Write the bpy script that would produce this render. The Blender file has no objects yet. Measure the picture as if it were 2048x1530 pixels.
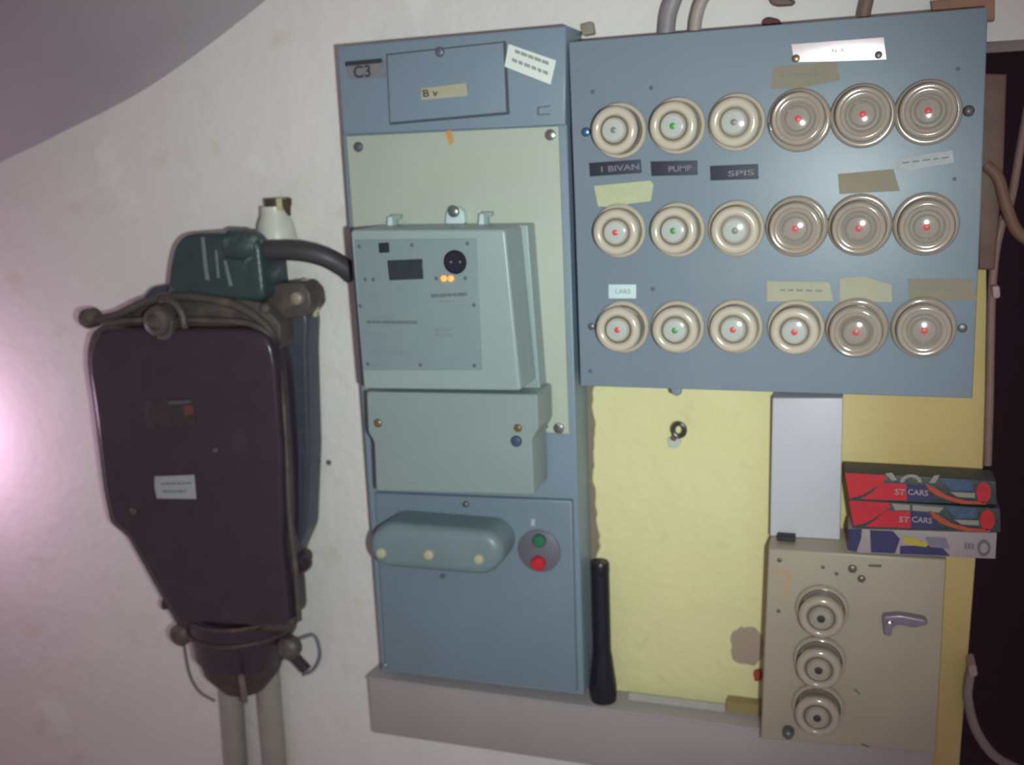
import bpy, bmesh, math, random
from mathutils import Vector, Matrix
random.seed(7)
S = bpy.context.scene
COL = S.collection

# ------------------------------------------------------------------ camera
F = 2045.9; CX, CY = 1024.0, 765.0
MR = Matrix(((0.94920558, -0.31332313, -0.02893741),
             (0.31184872, 0.92449024, 0.21924453),
             (-0.04194203, -0.21713222, 0.97524072)))   # columns: right, forward, up
CAM = Vector((0.0, -0.90, 1.60))                        # the wall is the plane y = 0
cd = bpy.data.cameras.new('camera'); cam = bpy.data.objects.new('camera', cd); COL.objects.link(cam)
right, fwd, up = MR.col[0], MR.col[1], MR.col[2]
m = Matrix.Identity(4)
for i in range(3):
    m[i][0] = right[i]; m[i][1] = up[i]; m[i][2] = -fwd[i]; m[i][3] = CAM[i]
cam.matrix_world = m
cd.sensor_width = 36; cd.lens = F * 36 / 2048; cd.clip_start = 0.01
cd.dof.use_dof = True; cd.dof.focus_distance = 0.66; cd.dof.aperture_fstop = 6.5
S.camera = cam
# ------------------------------------------------------------------ light
w = bpy.data.worlds.new('world'); S.world = w; w.use_nodes = True
w.node_tree.nodes['Background'].inputs[0].default_value = (1.0, 0.80, 0.86, 1)
w.node_tree.nodes['Background'].inputs[1].default_value = 0.23
def lamp(kind, name, loc, energy, color, size=0.01):
    l = bpy.data.lights.new(name, kind); l.energy = energy; l.color = color
    if kind != 'AREA': l.shadow_soft_size = size
    o = bpy.data.objects.new(name, l); o.location = loc; COL.objects.link(o); return o
fl = lamp('SPOT', 'phone_flash', CAM + right*0.060 - up*0.030, 27.0, (0.88, 1.0, 0.97), 0.007)
fl.data.spot_size = math.radians(71); fl.data.spot_blend = 1.0
fl.rotation_euler = (MR @ Vector((-0.05, 1, 0.08))).to_track_quat('-Z', 'Y').to_euler()
S.view_settings.view_transform = 'Standard'; S.view_settings.look = 'None'
S.view_settings.gamma = 1; S.view_settings.exposure = 0.0; S.view_settings.use_curve_mapping = False

# ------------------------------------------------------------------ helpers
def P(px, py, d):
    """point on the plane d metres in front of the wall seen at that place of the photograph"""
    r = MR @ Vector(((px-CX)/F, 1.0, -(py-CY)/F))
    return CAM + r * ((-d - CAM.y) / r.y)
def SC(px, py, d): return (P(px+1, py, d) - P(px, py, d)).length
def lin(c): return tuple(((v/255+0.055)/1.055)**2.4 if v > 10 else v/255/12.92 for v in c)

MATS = {}
def mat(name, srgb, rough=0.5, metal=0.0, var=0.06, vscale=60, bump=0.0, bscale=200, coat=0.0, gain=1.0, spots=None, emit=None, trans=0.0):
    if name in MATS: return MATS[name]
    M = bpy.data.materials.new(name); M.use_nodes = True; nt = M.node_tree; N = nt.nodes; L = nt.links
    b = N['Principled BSDF']; c = [min(v*gain, 0.95) for v in lin(srgb)]
    tc = N.new('ShaderNodeTexCoord'); nz = N.new('ShaderNodeTexNoise'); nz.inputs['Scale'].default_value = vscale
    nz.inputs['Detail'].default_value = 4
    L.new(tc.outputs['Object'], nz.inputs['Vector'])
    mx = N.new('ShaderNodeMix'); mx.data_type = 'RGBA'
    mx.inputs[6].default_value = (*[v*(1-var*2) for v in c], 1); mx.inputs[7].default_value = (*[min(v*(1+var*2), 1) for v in c], 1)
    L.new(nz.outputs['Fac'], mx.inputs[0]); out = mx.outputs[2]
    if spots:                                     # (srgb, scale, threshold low, threshold high, strength)
        sc_, s0, s1, st = spots[1:5]
        n2 = N.new('ShaderNodeTexNoise'); n2.inputs['Scale'].default_value = sc_; n2.inputs['Detail'].default_value = 5
        L.new(tc.outputs['Object'], n2.inputs['Vector'])
        mr = N.new('ShaderNodeMapRange'); mr.inputs[1].default_value = s0; mr.inputs[2].default_value = s1; mr.inputs[4].default_value = st
        L.new(n2.outputs['Fac'], mr.inputs[0])
        m2 = N.new('ShaderNodeMix'); m2.data_type = 'RGBA'
        L.new(mr.outputs[0], m2.inputs[0]); L.new(out, m2.inputs[6]); m2.inputs[7].default_value = (*[min(v*gain, .95) for v in lin(spots[0])], 1)
        out = m2.outputs[2]
    L.new(out, b.inputs['Base Color'])
    b.inputs['Roughness'].default_value = rough; b.inputs['Metallic'].default_value = metal
    b.inputs['Coat Weight'].default_value = coat; b.inputs['Coat Roughness'].default_value = 0.12
    b.inputs['Transmission Weight'].default_value = trans
    if bump:
        nb = N.new('ShaderNodeTexNoise'); nb.inputs['Scale'].default_value = bscale; nb.inputs['Detail'].default_value = 5
        L.new(tc.outputs['Object'], nb.inputs['Vector'])
        bp = N.new('ShaderNodeBump'); bp.inputs['Strength'].default_value = bump; bp.inputs['Distance'].default_value = 0.002
        L.new(nb.outputs['Fac'], bp.inputs['Height']); L.new(bp.outputs[0], b.inputs['Normal'])
    if emit:
        b.inputs['Emission Color'].default_value = (*lin(emit[0]), 1); b.inputs['Emission Strength'].default_value = emit[1]
    MATS[name] = M; return M

G = 1.10            # albedo for a colour read off the photograph's middle
BLUE  = mat('blue_grey_enamel', (116, 132, 146), 0.42, var=.03, vscale=25, gain=G, bump=.05, bscale=300)
BLUE2 = mat('blue_grey_enamel_board', (120, 133, 145), 0.40, var=.04, vscale=14, gain=1.02, bump=.05, bscale=60, spots=((150,146,136), 9, .6, .75, .25))
EDGE  = mat('dark_groove', (62, 70, 78), .6, gain=1.2)
CREAM = mat('cream_green_plate', (164, 171, 158), .5, var=.03, vscale=18, gain=1.12, spots=((150,150,128), 12, .58, .75, .35))
METER = mat('grey_green_plastic', (134, 150, 149), .35, var=.02, gain=1.16)
METER2= mat('meter_face_print', (122, 138, 140), .45, var=.03, gain=1.02)
METSIDE = METER
TERM  = mat('terminal_cover_plastic', (128, 142, 140), .4, var=.02, gain=G)
OVAL  = mat('grey_cover_plastic', (112, 130, 136), .4, var=.05, vscale=40, gain=1.0, spots=((104,104,84), 18, .5, .75, .35))
PORC  = mat('porcelain', (176, 166, 150), .16, var=.05, vscale=90, gain=1.25, coat=.6)
PORC2 = mat('stained_porcelain', (148, 136, 124), .10, var=.08, vscale=90, gain=1.2, coat=.8)
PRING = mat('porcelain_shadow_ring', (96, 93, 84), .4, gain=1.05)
GLASS = mat('fuse_window', (168, 174, 168), .08, gain=1.2, coat=1)
RED   = mat('red_indicator', (190, 74, 78), .4, gain=1.2)
GREEN = mat('green_indicator', (70, 135, 66), .4, gain=1.2)
GREYI = mat('grey_indicator', (120, 116, 104), .4, gain=1.2)
STEEL = mat('steel_screw', (190, 190, 190), .22, 1.0, var=.1)
DSTEEL= mat('dark_steel', (104, 102, 104), .4, .5, var=.15)
BRASS = mat('tarnished_brass', (140, 122, 88), .35, .7, var=.15)
BLACK = mat('black_plastic', (26, 27, 38), .35, var=.1)
BLKBOX= mat('black_cast_iron_enamel', (58, 46, 56), .25, var=.10, vscale=35, bump=.2, bscale=90, spots=((80,68,70), 26, .6, .75, .35))
RIM   = mat('dusty_iron_rim', (80, 72, 68), .5, var=.2, vscale=50, bump=.4, bscale=120, spots=((112,96,84), 40, .55, .7, .6))
RUST  = mat('rusty_iron', (70, 56, 52), .6, var=.25, vscale=60, bump=.5, bscale=160, spots=((110,76,58), 45, .55, .7, .7))
GLAND = mat('dark_green_painted_iron', (52, 68, 68), .35, var=.15, vscale=50, bump=.2, spots=((130,142,142), 38, .62, .74, .7))
CABLE = mat('black_cable_sheath', (62, 58, 62), .5, var=.12, vscale=60, bump=.2, bscale=150)
WHITE = mat('white_paper', (200, 206, 200), .6, var=.02, gain=1.25)
INK   = mat('printing_ink', (96, 106, 106), .6)
INK2  = mat('faint_printing_ink', (134, 142, 138), .6, gain=1.2)
DINK  = mat('dark_ink', (50, 48, 54), .6)
GSTK  = mat('worn_grey_sticker', (112, 112, 116), .6, var=.1, vscale=80, gain=1.2, spots=((84,82,86), 60, .5, .7, .5))
TAPE  = mat('aged_masking_tape', (150, 147, 126), .7, var=.06, vscale=70, gain=1.3, bump=.3, bscale=300)
TAPED = mat('brown_masking_tape', (124, 116, 100), .7, var=.06, vscale=70, gain=1.3, bump=.3, bscale=300)
ALU   = mat('brushed_plate', (225, 215, 215), .35, .55, var=.05, gain=1.15)
BEIGE = mat('beige_enamel', (146, 136, 120), .42, var=.05, vscale=20, gain=1.25, bump=.05)
PVC   = mat('lavender_white_pvc', (160, 158, 164), .4, var=.02, gain=1.5)
PVC2  = mat('dusty_white_pvc', (142, 134, 134), .5, var=.05, vscale=15, gain=1.35)
WIREW = mat('pale_cable', (150, 146, 136), .5, var=.1, gain=1.3)
BROWN = mat('brown_wood', (112, 82, 62), .6, var=.3, vscale=30, gain=1.0)
YELLT = mat('cream_paper_strip', (150, 148, 140), .6, gain=1.4)

TAGS = {}
def tag(o, label=None, cat=None, group=None, kind=None):
    if label: o['label'] = label
    if cat: o['category'] = cat
    if group: o['group'] = group
    if kind: o['kind'] = kind
    return o
WL = {}
def place(o, loc, parent):
    COL.objects.link(o)
    if parent is not None:
        o.parent = parent; o.location = Vector(loc) - WL[parent.name]
    else: o.location = loc
    WL[o.name] = Vector(loc); return o
def empty(name, loc, label, cat, group=None):
    o = bpy.data.objects.new(name, None); o.empty_display_size = .02; place(o, loc, None); return tag(o, label, cat, group)
def from_bm(name, bm, material, parent=None, smooth=False, loc=None):
    bmesh.ops.recalc_face_normals(bm, faces=bm.faces)
    if loc is None:
        n = len(bm.verts); loc = sum((v.co for v in bm.verts), Vector())/n
    for v in bm.verts: v.co -= loc
    me = bpy.data.meshes.new(name); bm.to_mesh(me); bm.free()
    me.materials.append(material)
    if smooth:
        for p in me.polygons: p.use_smooth = True
        me.set_sharp_from_angle(angle=math.radians(38))
    o = bpy.data.objects.new(name, me); return place(o, loc, parent)

def rounded(pts, r, seg=5):
    if r <= 0: return pts
    out = []; n = len(pts)
    for i in range(n):
        a, b, c = Vector(pts[i-1]), Vector(pts[i]), Vector(pts[(i+1) % n])
        u = (a-b); v = (c-b); rr = min(r, u.length*.48, v.length*.48)
        p0 = b + u.normalized()*rr; p1 = b + v.normalized()*rr
        for k in range(seg+1):
            t = k/seg; out.append(((1-t)**2*p0 + 2*t*(1-t)*b + t*t*p1))
    return out
def inset(xz, b):
    """the outline moved inwards by b, mitred at its corners"""
    n = len(xz); area = sum(xz[i][0]*xz[(i+1) % n][1]-xz[(i+1) % n][0]*xz[i][1] for i in range(n)); sg = 1 if area > 0 else -1; out = []
    for i in range(n):
        p, a, c = Vector(xz[i]), Vector(xz[i-1]), Vector(xz[(i+1) % n])
        u, v = (p-a).normalized(), (c-p).normalized()
        n1, n2 = Vector((-u.y, u.x))*sg, Vector((-v.y, v.x))*sg; m_ = n1+n2
        if m_.length < 1e-6: out.append(tuple(p)); continue
        m_.normalize(); out.append(tuple(p + m_*(b/max(m_.dot(n1), .5))))
    return out
def add_prism(bm, xz, yf, yb, bevel=0, seg=3, back=None):
    back = back or xz; rings = [(back, yb)]
    if bevel:
        for k in range(seg+1):
            t = math.pi/2*k/seg; rings.append((inset(xz, bevel*(1-math.cos(t))) if k else xz, yf-bevel+bevel*math.sin(t)))
    else: rings.append((xz, yf))
    vs = [[bm.verts.new((x, -y, z)) for x, z in o] for o, y in rings]; n = len(xz)
    bm.faces.new(vs[0][::-1]); bm.faces.new(vs[-1])
    for a, b in zip(vs, vs[1:]):
        for i in range(n): bm.faces.new((a[i], a[(i+1) % n], b[(i+1) % n], b[i]))
def W(pts, d):
    return [(P(x, y, d).x, P(x, y, d).z) for x, y in pts]
def prism(name, pts, df, db, material, parent=None, bevel=0.0, r=0.0, seg=3, smooth=True, shrink=None):
    """outline given where its front face shows in the photograph, extruded straight back to depth db"""
    xz = [tuple(v) for v in rounded(W(pts, df), r)]
    back = None
    if r: bevel = min(bevel, r*.6)
    if shrink:
        cx = sum(p[0] for p in xz)/len(xz); cz = sum(p[1] for p in xz)/len(xz)
        back = [(cx+(x-cx)*shrink[0], cz+(z-cz)*shrink[1]) for x, z in xz]
    bm = bmesh.new(); add_prism(bm, xz, df, db, bevel, seg, back)
    return from_bm(name, bm, material, parent, smooth)
def box(name, x0, x1, z0, z1, df, db, material, parent=None, bevel=0.0):
    bm = bmesh.new(); add_prism(bm, [(x0, z1), (x1, z1), (x1, z0), (x0, z0)], df, db, bevel, 2)
    return from_bm(name, bm, material, parent, True)
def lathe_bm(prof, axis, c, n=32, bm=None, tilt=None):
    """prof = (radius, distance along the axis) pairs; closed at both ends"""
    bm = bm or bmesh.new(); axis = Vector(axis).normalized()
    a = axis.orthogonal().normalized(); b = axis.cross(a); rings = []
    for r, h in prof:
        o = Vector(c) + axis*h
        rings.append([bm.verts.new(o + (a*math.cos(2*math.pi*k/n) + b*math.sin(2*math.pi*k/n))*max(r, 1e-5)) for k in range(n)])
    for i in range(len(rings)-1):
        for k in range(n): bm.faces.new((rings[i][k], rings[i][(k+1) % n], rings[i+1][(k+1) % n], rings[i+1][k]))
    bm.faces.new(rings[0][::-1]); bm.faces.new(rings[-1]); return bm
def lathe(name, prof, axis, c, material, parent=None, n=32, smooth=True):
    return from_bm(name, lathe_bm(prof, axis, c, n), material, parent, smooth, Vector(c))
def catmull(pts, k=8):
    p = [Vector(q) for q in pts]; p = [p[0]*2-p[1]] + p + [p[-1]*2-p[-2]]; out = []
    for i in range(1, len(p)-2):
        for j in range(k):
            t = j/k; a, b, c, d = p[i-1], p[i], p[i+1], p[i+2]
            out.append(.5*((2*b)+(c-a)*t+(2*a-5*b+4*c-d)*t*t+(3*b-a-3*c+d)*t**3))
    out.append(p[-2]); return out
def tube_bm(pts, r, n=12, k=8, bm=None):
    bm = bm or bmesh.new(); c = catmull(pts, k); rings = []; prev = None
    for i, q in enumerate(c):
        t = (c[min(i+1, len(c)-1)] - c[max(i-1, 0)]).normalized()
        if prev is None: a = t.orthogonal().normalized()
        else: a = (prev - t*prev.dot(t)).normalized()
        prev = a; b = t.cross(a); rr = r(i/(len(c)-1)) if callable(r) else r
        rings.append([bm.verts.new(q+(a*math.cos(2*math.pi*j/n)+b*math.sin(2*math.pi*j/n))*rr) for j in range(n)])
    for i in range(len(rings)-1):
        for j in range(n): bm.faces.new((rings[i][j], rings[i][(j+1) % n], rings[i+1][(j+1) % n], rings[i+1][j]))
    bm.faces.new(rings[0][::-1]); bm.faces.new(rings[-1]); return bm
def tube(name, pts, r, material, parent=None, n=12):
    """pts = (px, py, depth)"""
    return from_bm(name, tube_bm([P(*q) for q in pts], r, n), material, parent, True)
def screw(name, px, py, d, rpx, material=None, parent=None, h=.003, slot=True, label=None):
    c = P(px, py, d); r = rpx*SC(px, py, d)
    o = lathe(name, [(r, 0), (r, h*.4), (r*.85, h*.8), (r*.5, h), (.0001, h*1.05)], (0, -1, 0), c, material or STEEL, parent, 20)
    if label: o['label'] = label
    return o
def marks(name, quads, d, material, parent, stuff=None):
    """flat print: a set of thin patches lying on a surface"""
    bm = bmesh.new()
    for q in quads:
        bm.faces.new([bm.verts.new((x, -d, z)) for x, z in W(q, d)])
    o = from_bm(name, bm, material, parent)
    if len(quads) > 1: o['kind'] = 'stuff'
    return o
def line_quad(x0, y0, x1, y1, h):
    return [(x0, y0-h/2), (x1, y1-h/2), (x1, y1+h/2), (x0, y0+h/2)]
def word_rows(x0, y0, x1, y1, h, seed, wmin=5, wmax=14, gap=3):
    """small print too far to read: short dashes like words"""
    r = random.Random(seed); out = []; L = math.hypot(x1-x0, y1-y0); s = 0
    while s < L-3:
        wd = min(r.uniform(wmin, wmax), L-s); t0, t1 = s/L, (s+wd)/L
        out.append(line_quad(x0+(x1-x0)*t0, y0+(y1-y0)*t0, x0+(x1-x0)*t1, y0+(y1-y0)*t1, h)); s += wd+gap
    return out
def text(name, s, px, py, d, hpx, material, parent, rot=0.0, wpx=None):
    cu = bpy.data.curves.new(name, 'FONT'); cu.body = s; cu.align_x = 'CENTER'; cu.align_y = 'CENTER'; cu.size = 1; cu.offset = .015
    t = bpy.data.objects.new('tmp', cu); COL.objects.link(t)
    bpy.context.view_layer.update()
    me = bpy.data.meshes.new_from_object(t.evaluated_get(bpy.context.evaluated_depsgraph_get()))
    bpy.data.objects.remove(t)
    xs = [v.co.x for v in me.vertices]; ys = [v.co.y for v in me.vertices]
    cx, cy = (min(xs)+max(xs))/2, (min(ys)+max(ys))/2; sc = SC(px, py, d)
    k = hpx*sc/(max(ys)-min(ys)); kx = wpx*sc/(max(xs)-min(xs)) if wpx else k
    c = P(px, py, d); ca, sa = math.cos(rot), math.sin(rot)
    for v in me.vertices:
        x, y = (v.co.x-cx)*kx, (v.co.y-cy)*k
        v.co = (x*ca-y*sa, 0, x*sa+y*ca)
    me.materials.append(material); me.name = name
    return place(bpy.data.objects.new(name, me), c, parent)

# ------------------------------------------------------------------ setting: wall with plaster, yellow paint and the dark opening on the right
def wall_material():
    M = bpy.data.materials.new('painted_plaster'); M.use_nodes = True; nt = M.node_tree; N = nt.nodes; L = nt.links
    b = N['Principled BSDF']; b.inputs['Roughness'].default_value = .75
    geo = N.new('ShaderNodeNewGeometry'); sep = N.new('ShaderNodeSeparateXYZ'); L.new(geo.outputs['Position'], sep.inputs[0])
    def noise(sc, det=5):
        n = N.new('ShaderNodeTexNoise'); n.inputs['Scale'].default_value = sc; n.inputs['Detail'].default_value = det
        L.new(geo.outputs['Position'], n.inputs['Vector']); return n.outputs['Fac']
    def math_(op, a, b_, clamp=False):
        n = N.new('ShaderNodeMath'); n.operation = op; n.use_clamp = clamp
        for i, v in enumerate((a, b_)):
            if isinstance(v, (int, float)): n.inputs[i].default_value = v
            else: L.new(v, n.inputs[i])
        return n.outputs[0]
    def mix(f, a, b_):
        n = N.new('ShaderNodeMix'); n.data_type = 'RGBA'; L.new(f, n.inputs[0])
        for i, v in ((6, a), (7, b_)):
            if isinstance(v, tuple): n.inputs[i].default_value = (*v, 1)
            else: L.new(v, n.inputs[i])
        return n.outputs[2]
    def rng(v, a, b_, hi=1.0):
        n = N.new('ShaderNodeMapRange'); n.inputs[1].default_value = a; n.inputs[2].default_value = b_; n.inputs[4].default_value = hi
        L.new(v, n.inputs[0]); return n.outputs[0]
    c = lambda s, g=1.78: tuple(v*g for v in lin(s))
    base = mix(noise(5), c((168, 164, 160)), c((176, 173, 168)))
    base = mix(rng(noise(22), .6, .75, .5), base, c((158, 146, 130)))
    base = mix(rng(noise(9), .62, .7, .4), base, c((186, 190, 182)))
    yel = mix(noise(14), c((188, 184, 134),1.34), c((198, 190, 146),1.34))
    yel = mix(rng(noise(40), .62, .72, .3), yel, c((166, 158, 120),1.42))
    x0 = P(1194, 950, 0).x; z0 = P(1960, 520, 0).z
    wob = math_('MULTIPLY', math_('SUBTRACT', noise(28, 2), .5), .02)
    fx = rng(math_('SUBTRACT', math_('ADD', sep.outputs[0], wob), x0), -.0008, .0008)
    zb = math_('SUBTRACT', z0, sep.outputs[2])
    fy = math_('MULTIPLY', fx, rng(zb, -.01, .01))
    # bare brownish strip beside the cabinet where the yellow paint stops
    xs = P(1168, 950, 0).x
    bare = math_('MULTIPLY', rng(math_('SUBTRACT', sep.outputs[0], xs), -.001, .001), rng(zb, -.01, .01))
    base = mix(bare, base, c((120, 108, 92), 1.15))
    # grey filler patch with a hard edge
    p = P(1494, 1293, 0)
    dx = math_('MULTIPLY', math_('SUBTRACT', sep.outputs[0], p.x), 1.0); dz = math_('MULTIPLY', math_('SUBTRACT', sep.outputs[2], p.z), .8)
    rr = math_('ADD', math_('SQRT', math_('ADD', math_('MULTIPLY', dx, dx), math_('MULTIPLY', dz, dz)), 0), math_('MULTIPLY', math_('SUBTRACT', noise(60, 2), .5), .012))
    patch = rng(rr, .0165, .0155)
    yel = mix(rng(sep.outputs[0], P(1480, 900, 0).x, P(1800, 900, 0).x), yel, c((184, 160, 106), 1.2))  # warmer, dimmer light towards the right put into the yellow as ochre
    col = mix(fy, base, yel); col = mix(patch, col, c((148, 132, 116), 1.2))
    L.new(col, b.inputs['Base Color'])
    h = math_('ADD', noise(18), math_('MULTIPLY', noise(90), .3))
    bp = N.new('ShaderNodeBump'); bp.inputs['Strength'].default_value = .55; bp.inputs['Distance'].default_value = .006
    L.new(h, bp.inputs['Height']); L.new(bp.outputs[0], b.inputs['Normal']); return M
WALL = wall_material()
xr = P(1972, 800, 0).x; zt = P(2010, 84, 0).z
XL, XR, ZB, ZT = -1.4, 0.75, 0.45, 2.25
bm = bmesh.new()
add_prism(bm, [(XL, ZT), (XR, ZT), (XR, zt), (W([(1966, 84)], 0)[0]), (W([(1964, 500)], 0)[0]), (W([(1972, 540)], 0)[0]), (W([(1974, 820)], 0)[0]), (W([(1918, 1530)], 0)[0]), (P(1918, 1530, 0).x-.03, ZB), (XL, ZB)], 0, -.12, 0)
tag(from_bm('wall_back', bm, WALL), kind='structure')
DARK = mat('dark_recess', (40, 22, 34), .9, gain=1.5)  # darkness of the unlit room put into the wall colour
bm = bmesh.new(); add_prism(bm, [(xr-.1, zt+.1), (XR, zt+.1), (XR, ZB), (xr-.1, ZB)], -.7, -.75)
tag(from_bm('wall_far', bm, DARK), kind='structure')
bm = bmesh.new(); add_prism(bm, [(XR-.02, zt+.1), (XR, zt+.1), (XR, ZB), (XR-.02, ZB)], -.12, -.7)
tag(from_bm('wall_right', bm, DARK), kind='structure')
# sloping soffit, upper left
curve = [(-420, 500), (-150, 395), (0, 325), (130, 262), (294, 176), (472, 48), (620, -80), (760, -230)]
bm = bmesh.new(); rows = []
base = [P(x, y, 0.0) for x, y in curve]
base = catmull(base, 5)
for oy, on in [(.004, -.004), (0, 0), (-.0015, .004), (-.006, .009), (-.014, .015), (-.03, .024), (-.10, .062), (-.40, .24)]:
    rows.append([bm.verts.new(q + Vector((-.62*on, oy, .78*on))) for q in base])
for i in range(len(rows)-1):
    for j in range(len(base)-1): bm.faces.new((rows[i][j], rows[i][j+1], rows[i+1][j+1], rows[i+1][j]))
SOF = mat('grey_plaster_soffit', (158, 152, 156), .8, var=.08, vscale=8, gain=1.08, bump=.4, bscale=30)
o = from_bm('ceiling', bm, SOF, None, True); tag(o, kind='structure')
sm = o.modifiers.new('thick', 'SOLIDIFY'); sm.thickness = .03; sm.offset = 1

# ------------------------------------------------------------------ horizontal trunking (ledge)
tr = empty('cable_trunking', P(1200, 1450, .0), 'long pale horizontal plastic trunking forming a ledge under the tall grey cabinet', 'trunking')
zt1 = P(1238, 1412, .036).z; zt2 = P(1522, 1464, .036).z; ztr = min((zt1+zt2)/2, P(762, 1343, .045).z, P(1170, 1392, .045).z)-.0005
zbm = P(1160, 1530, .036).z; x0 = P(738, 1400, .036).x; x1 = P(1868, 1500, .036).x
box('duct_body', x0, x1, zbm, ztr-.003, .034, 0, PVC2, tr, .001)
box('duct_lid', x0, x1, ztr-.003, ztr, .036, 0, PVC2, tr, .0008)
PZ = ztr
xa, xb = P(1255, 1400, .02).x, P(1449, 1430, .02).x
o = box('paper_strip', xa, xb, ztr, ztr+.0075, .0155, .0135, YELLT); tag(o, 'narrow pale strip standing on the ledge against the yellow wall', 'strip')
xb2 = P(1522, 1430, .02).x
o = box('wooden_strip', xb+.001, xb2, ztr, ztr+.010, .013, .001, mat('ochre_strip', (140, 122, 84), .6, gain=1.2)); tag(o, 'short ochre brown strip on the ledge beside the beige fuse box', 'strip')

# ------------------------------------------------------------------ tall grey meter cabinet
D0 = .045
cab = empty('meter_cabinet', P(960, 1343, 0), 'tall narrow blue-grey metal meter cabinet screwed to the plaster wall', 'cabinet')
prism('cabinet_body', [(684, 262), (1134, 246), (1168, 1391), (763, 1342)], .042, .0, BLUE, cab, .0015)
prism('top_cover', [(673, 92), (1132, 51), (1131, 250), (686, 270)], .052, .0, BLUE, cab, .002)
tc_ = bpy.data.objects['top_cover']
prism('door_groove', [(772, 108), (1012, 82), (1019, 229), (779, 250)], .0524, .050, EDGE, tc_)
prism('inner_door', [(774, 110), (1006, 85), (1012, 224), (780, 245)], .0535, .050, BLUE, tc_, .0006)
screw('latch_screw', 880, 104, .0535, 9, mat('grey_screw', (96, 98, 108), .4, .3, gain=1.2), tc_)
o = prism('handwritten_sticker', [(692, 128), (768, 119), (771, 154), (696, 158)], .0526, .051, GSTK, tc_); o['label'] = 'grey smudged sticker with handwritten letters'
marks('smudge', [line_quad(690, 128, 764, 121, 9)], .0529, DINK, tc_)
text('lettering', 'C3', 724, 143, .0529, 21, DINK, tc_, .02, 34)
o = prism('paper_tape', [(843, 177), (932, 166), (935, 192), (842, 200)], .0541, .0533, TAPE, tc_)
text('lettering', 'B v', 861, 186, .0544, 13, DINK, tc_, .0, 30)
o = prism('barcode_sticker', [(1017, 88), (1112, 121), (1101, 169), (1009, 133)], .0526, .0515, WHITE, tc_); o['label'] = 'tilted white printed sticker'
marks('small_print', word_rows(1030, 102, 1100, 128, 7, 3, 8, 18, 2) + word_rows(1024, 119, 1096, 147, 7, 4, 8, 20, 3), .0530, INK2, tc_)
marks('worn_mark', [line_quad(1077, 215, 1100, 212, 3), line_quad(1077, 230, 1100, 228, 3), line_quad(1074, 222, 1078, 222, 16)], .0524, INK, tc_)
# cream plate
pl = prism('mounting_plate', [(692, 272), (1117, 252), (1138, 868), (735, 842)], .0455, .0415, CREAM, cab, .0008)
pl['label'] = 'cream-green mounting plate behind the meter'
marks('orange_stain', [[(890, 262), (903, 260), (908, 285), (899, 290)]], .0458, mat('orange_stain', (176, 130, 70), .6, gain=1.3), pl)
screw('plate_screw', 717, 294, .0455, 9, DSTEEL, pl); screw('plate_screw', 1101, 270, .0455, 11, STEEL, pl)
screw('plate_screw', 1118, 856, .0455, 11, STEEL, pl)
# lower cover
lc = prism('lower_cover', [(749, 986), (1143, 1002), (1153, 1384), (770, 1338)], .0485, .0415, mat('slate_grey_cover', (106, 122, 134), .42, var=.04, vscale=20, gain=G), cab, .0015)
screw('cover_screw', 932, 1008, .0485, 6, DSTEEL, lc); screw('cover_screw', 886, 1152, .0485, 4, DSTEEL, lc)
screw('cover_screw', 772, 1329, .0485, 4, STEEL, lc)
# oval triple cover
def stadium(cx0, cy0, cx1, cy1, r, n=20):
    a = math.atan2(cy1-cy0, cx1-cx0); out = []
    for k in range(n+1): t = a+math.pi/2+math.pi*k/n; out.append((cx0+r*math.cos(t), cy0+r*math.sin(t)))
    for k in range(n+1): t = a-math.pi/2+math.pi*k/n; out.append((cx1+r*math.cos(t), cy1+r*math.sin(t)))
    return out
oc = prism('oval_cover', stadium(780, 1094, 958, 1109, 45), .088, .0485, OVAL, lc, .010, 0, 5, True); oc['label'] = 'raised grey oval cover with three sealing screws'
for x, y, a in ((763, 1106, .3), (858, 1109, .1), (958, 1118, 0)):
    screw('sealing_screw', x, y, .0875, 10, mat('pale_yellow_screw', (150, 150, 122), .4, gain=1.3), oc, .003)
# push buttons
sp = lathe('button_plate', [(0.0205, 0), (.0205, .0018), (.0195, .0025), (.001, .0025)], (0, -1, 0), P(1079, 1101, .0485), mat('button_plate_grey', (92, 90, 100), .5, gain=1.2), lc, 40)
lathe('push_button', [(.0062, 0), (.0062, .004), (.005, .0055), (.001, .006)], (0, -1, 0), P(1080, 1080, .051), mat('green_button', (38, 96, 66), .45, gain=1.2), lc, 24)['label'] = 'green push button'
lathe('push_button', [(.0068, 0), (.0068, .004), (.0055, .0055), (.001, .006)], (0, -1, 0), P(1078, 1125, .051), mat('red_button', (170, 30, 44), .4, gain=1.2), lc, 24)['label'] = 'red push button'
marks('worn_mark', [line_quad(1062, 1045, 1070, 1045, 14)], .0487, mat('pale_scratch', (150, 160, 168), .5, gain=1.2), lc)

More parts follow.
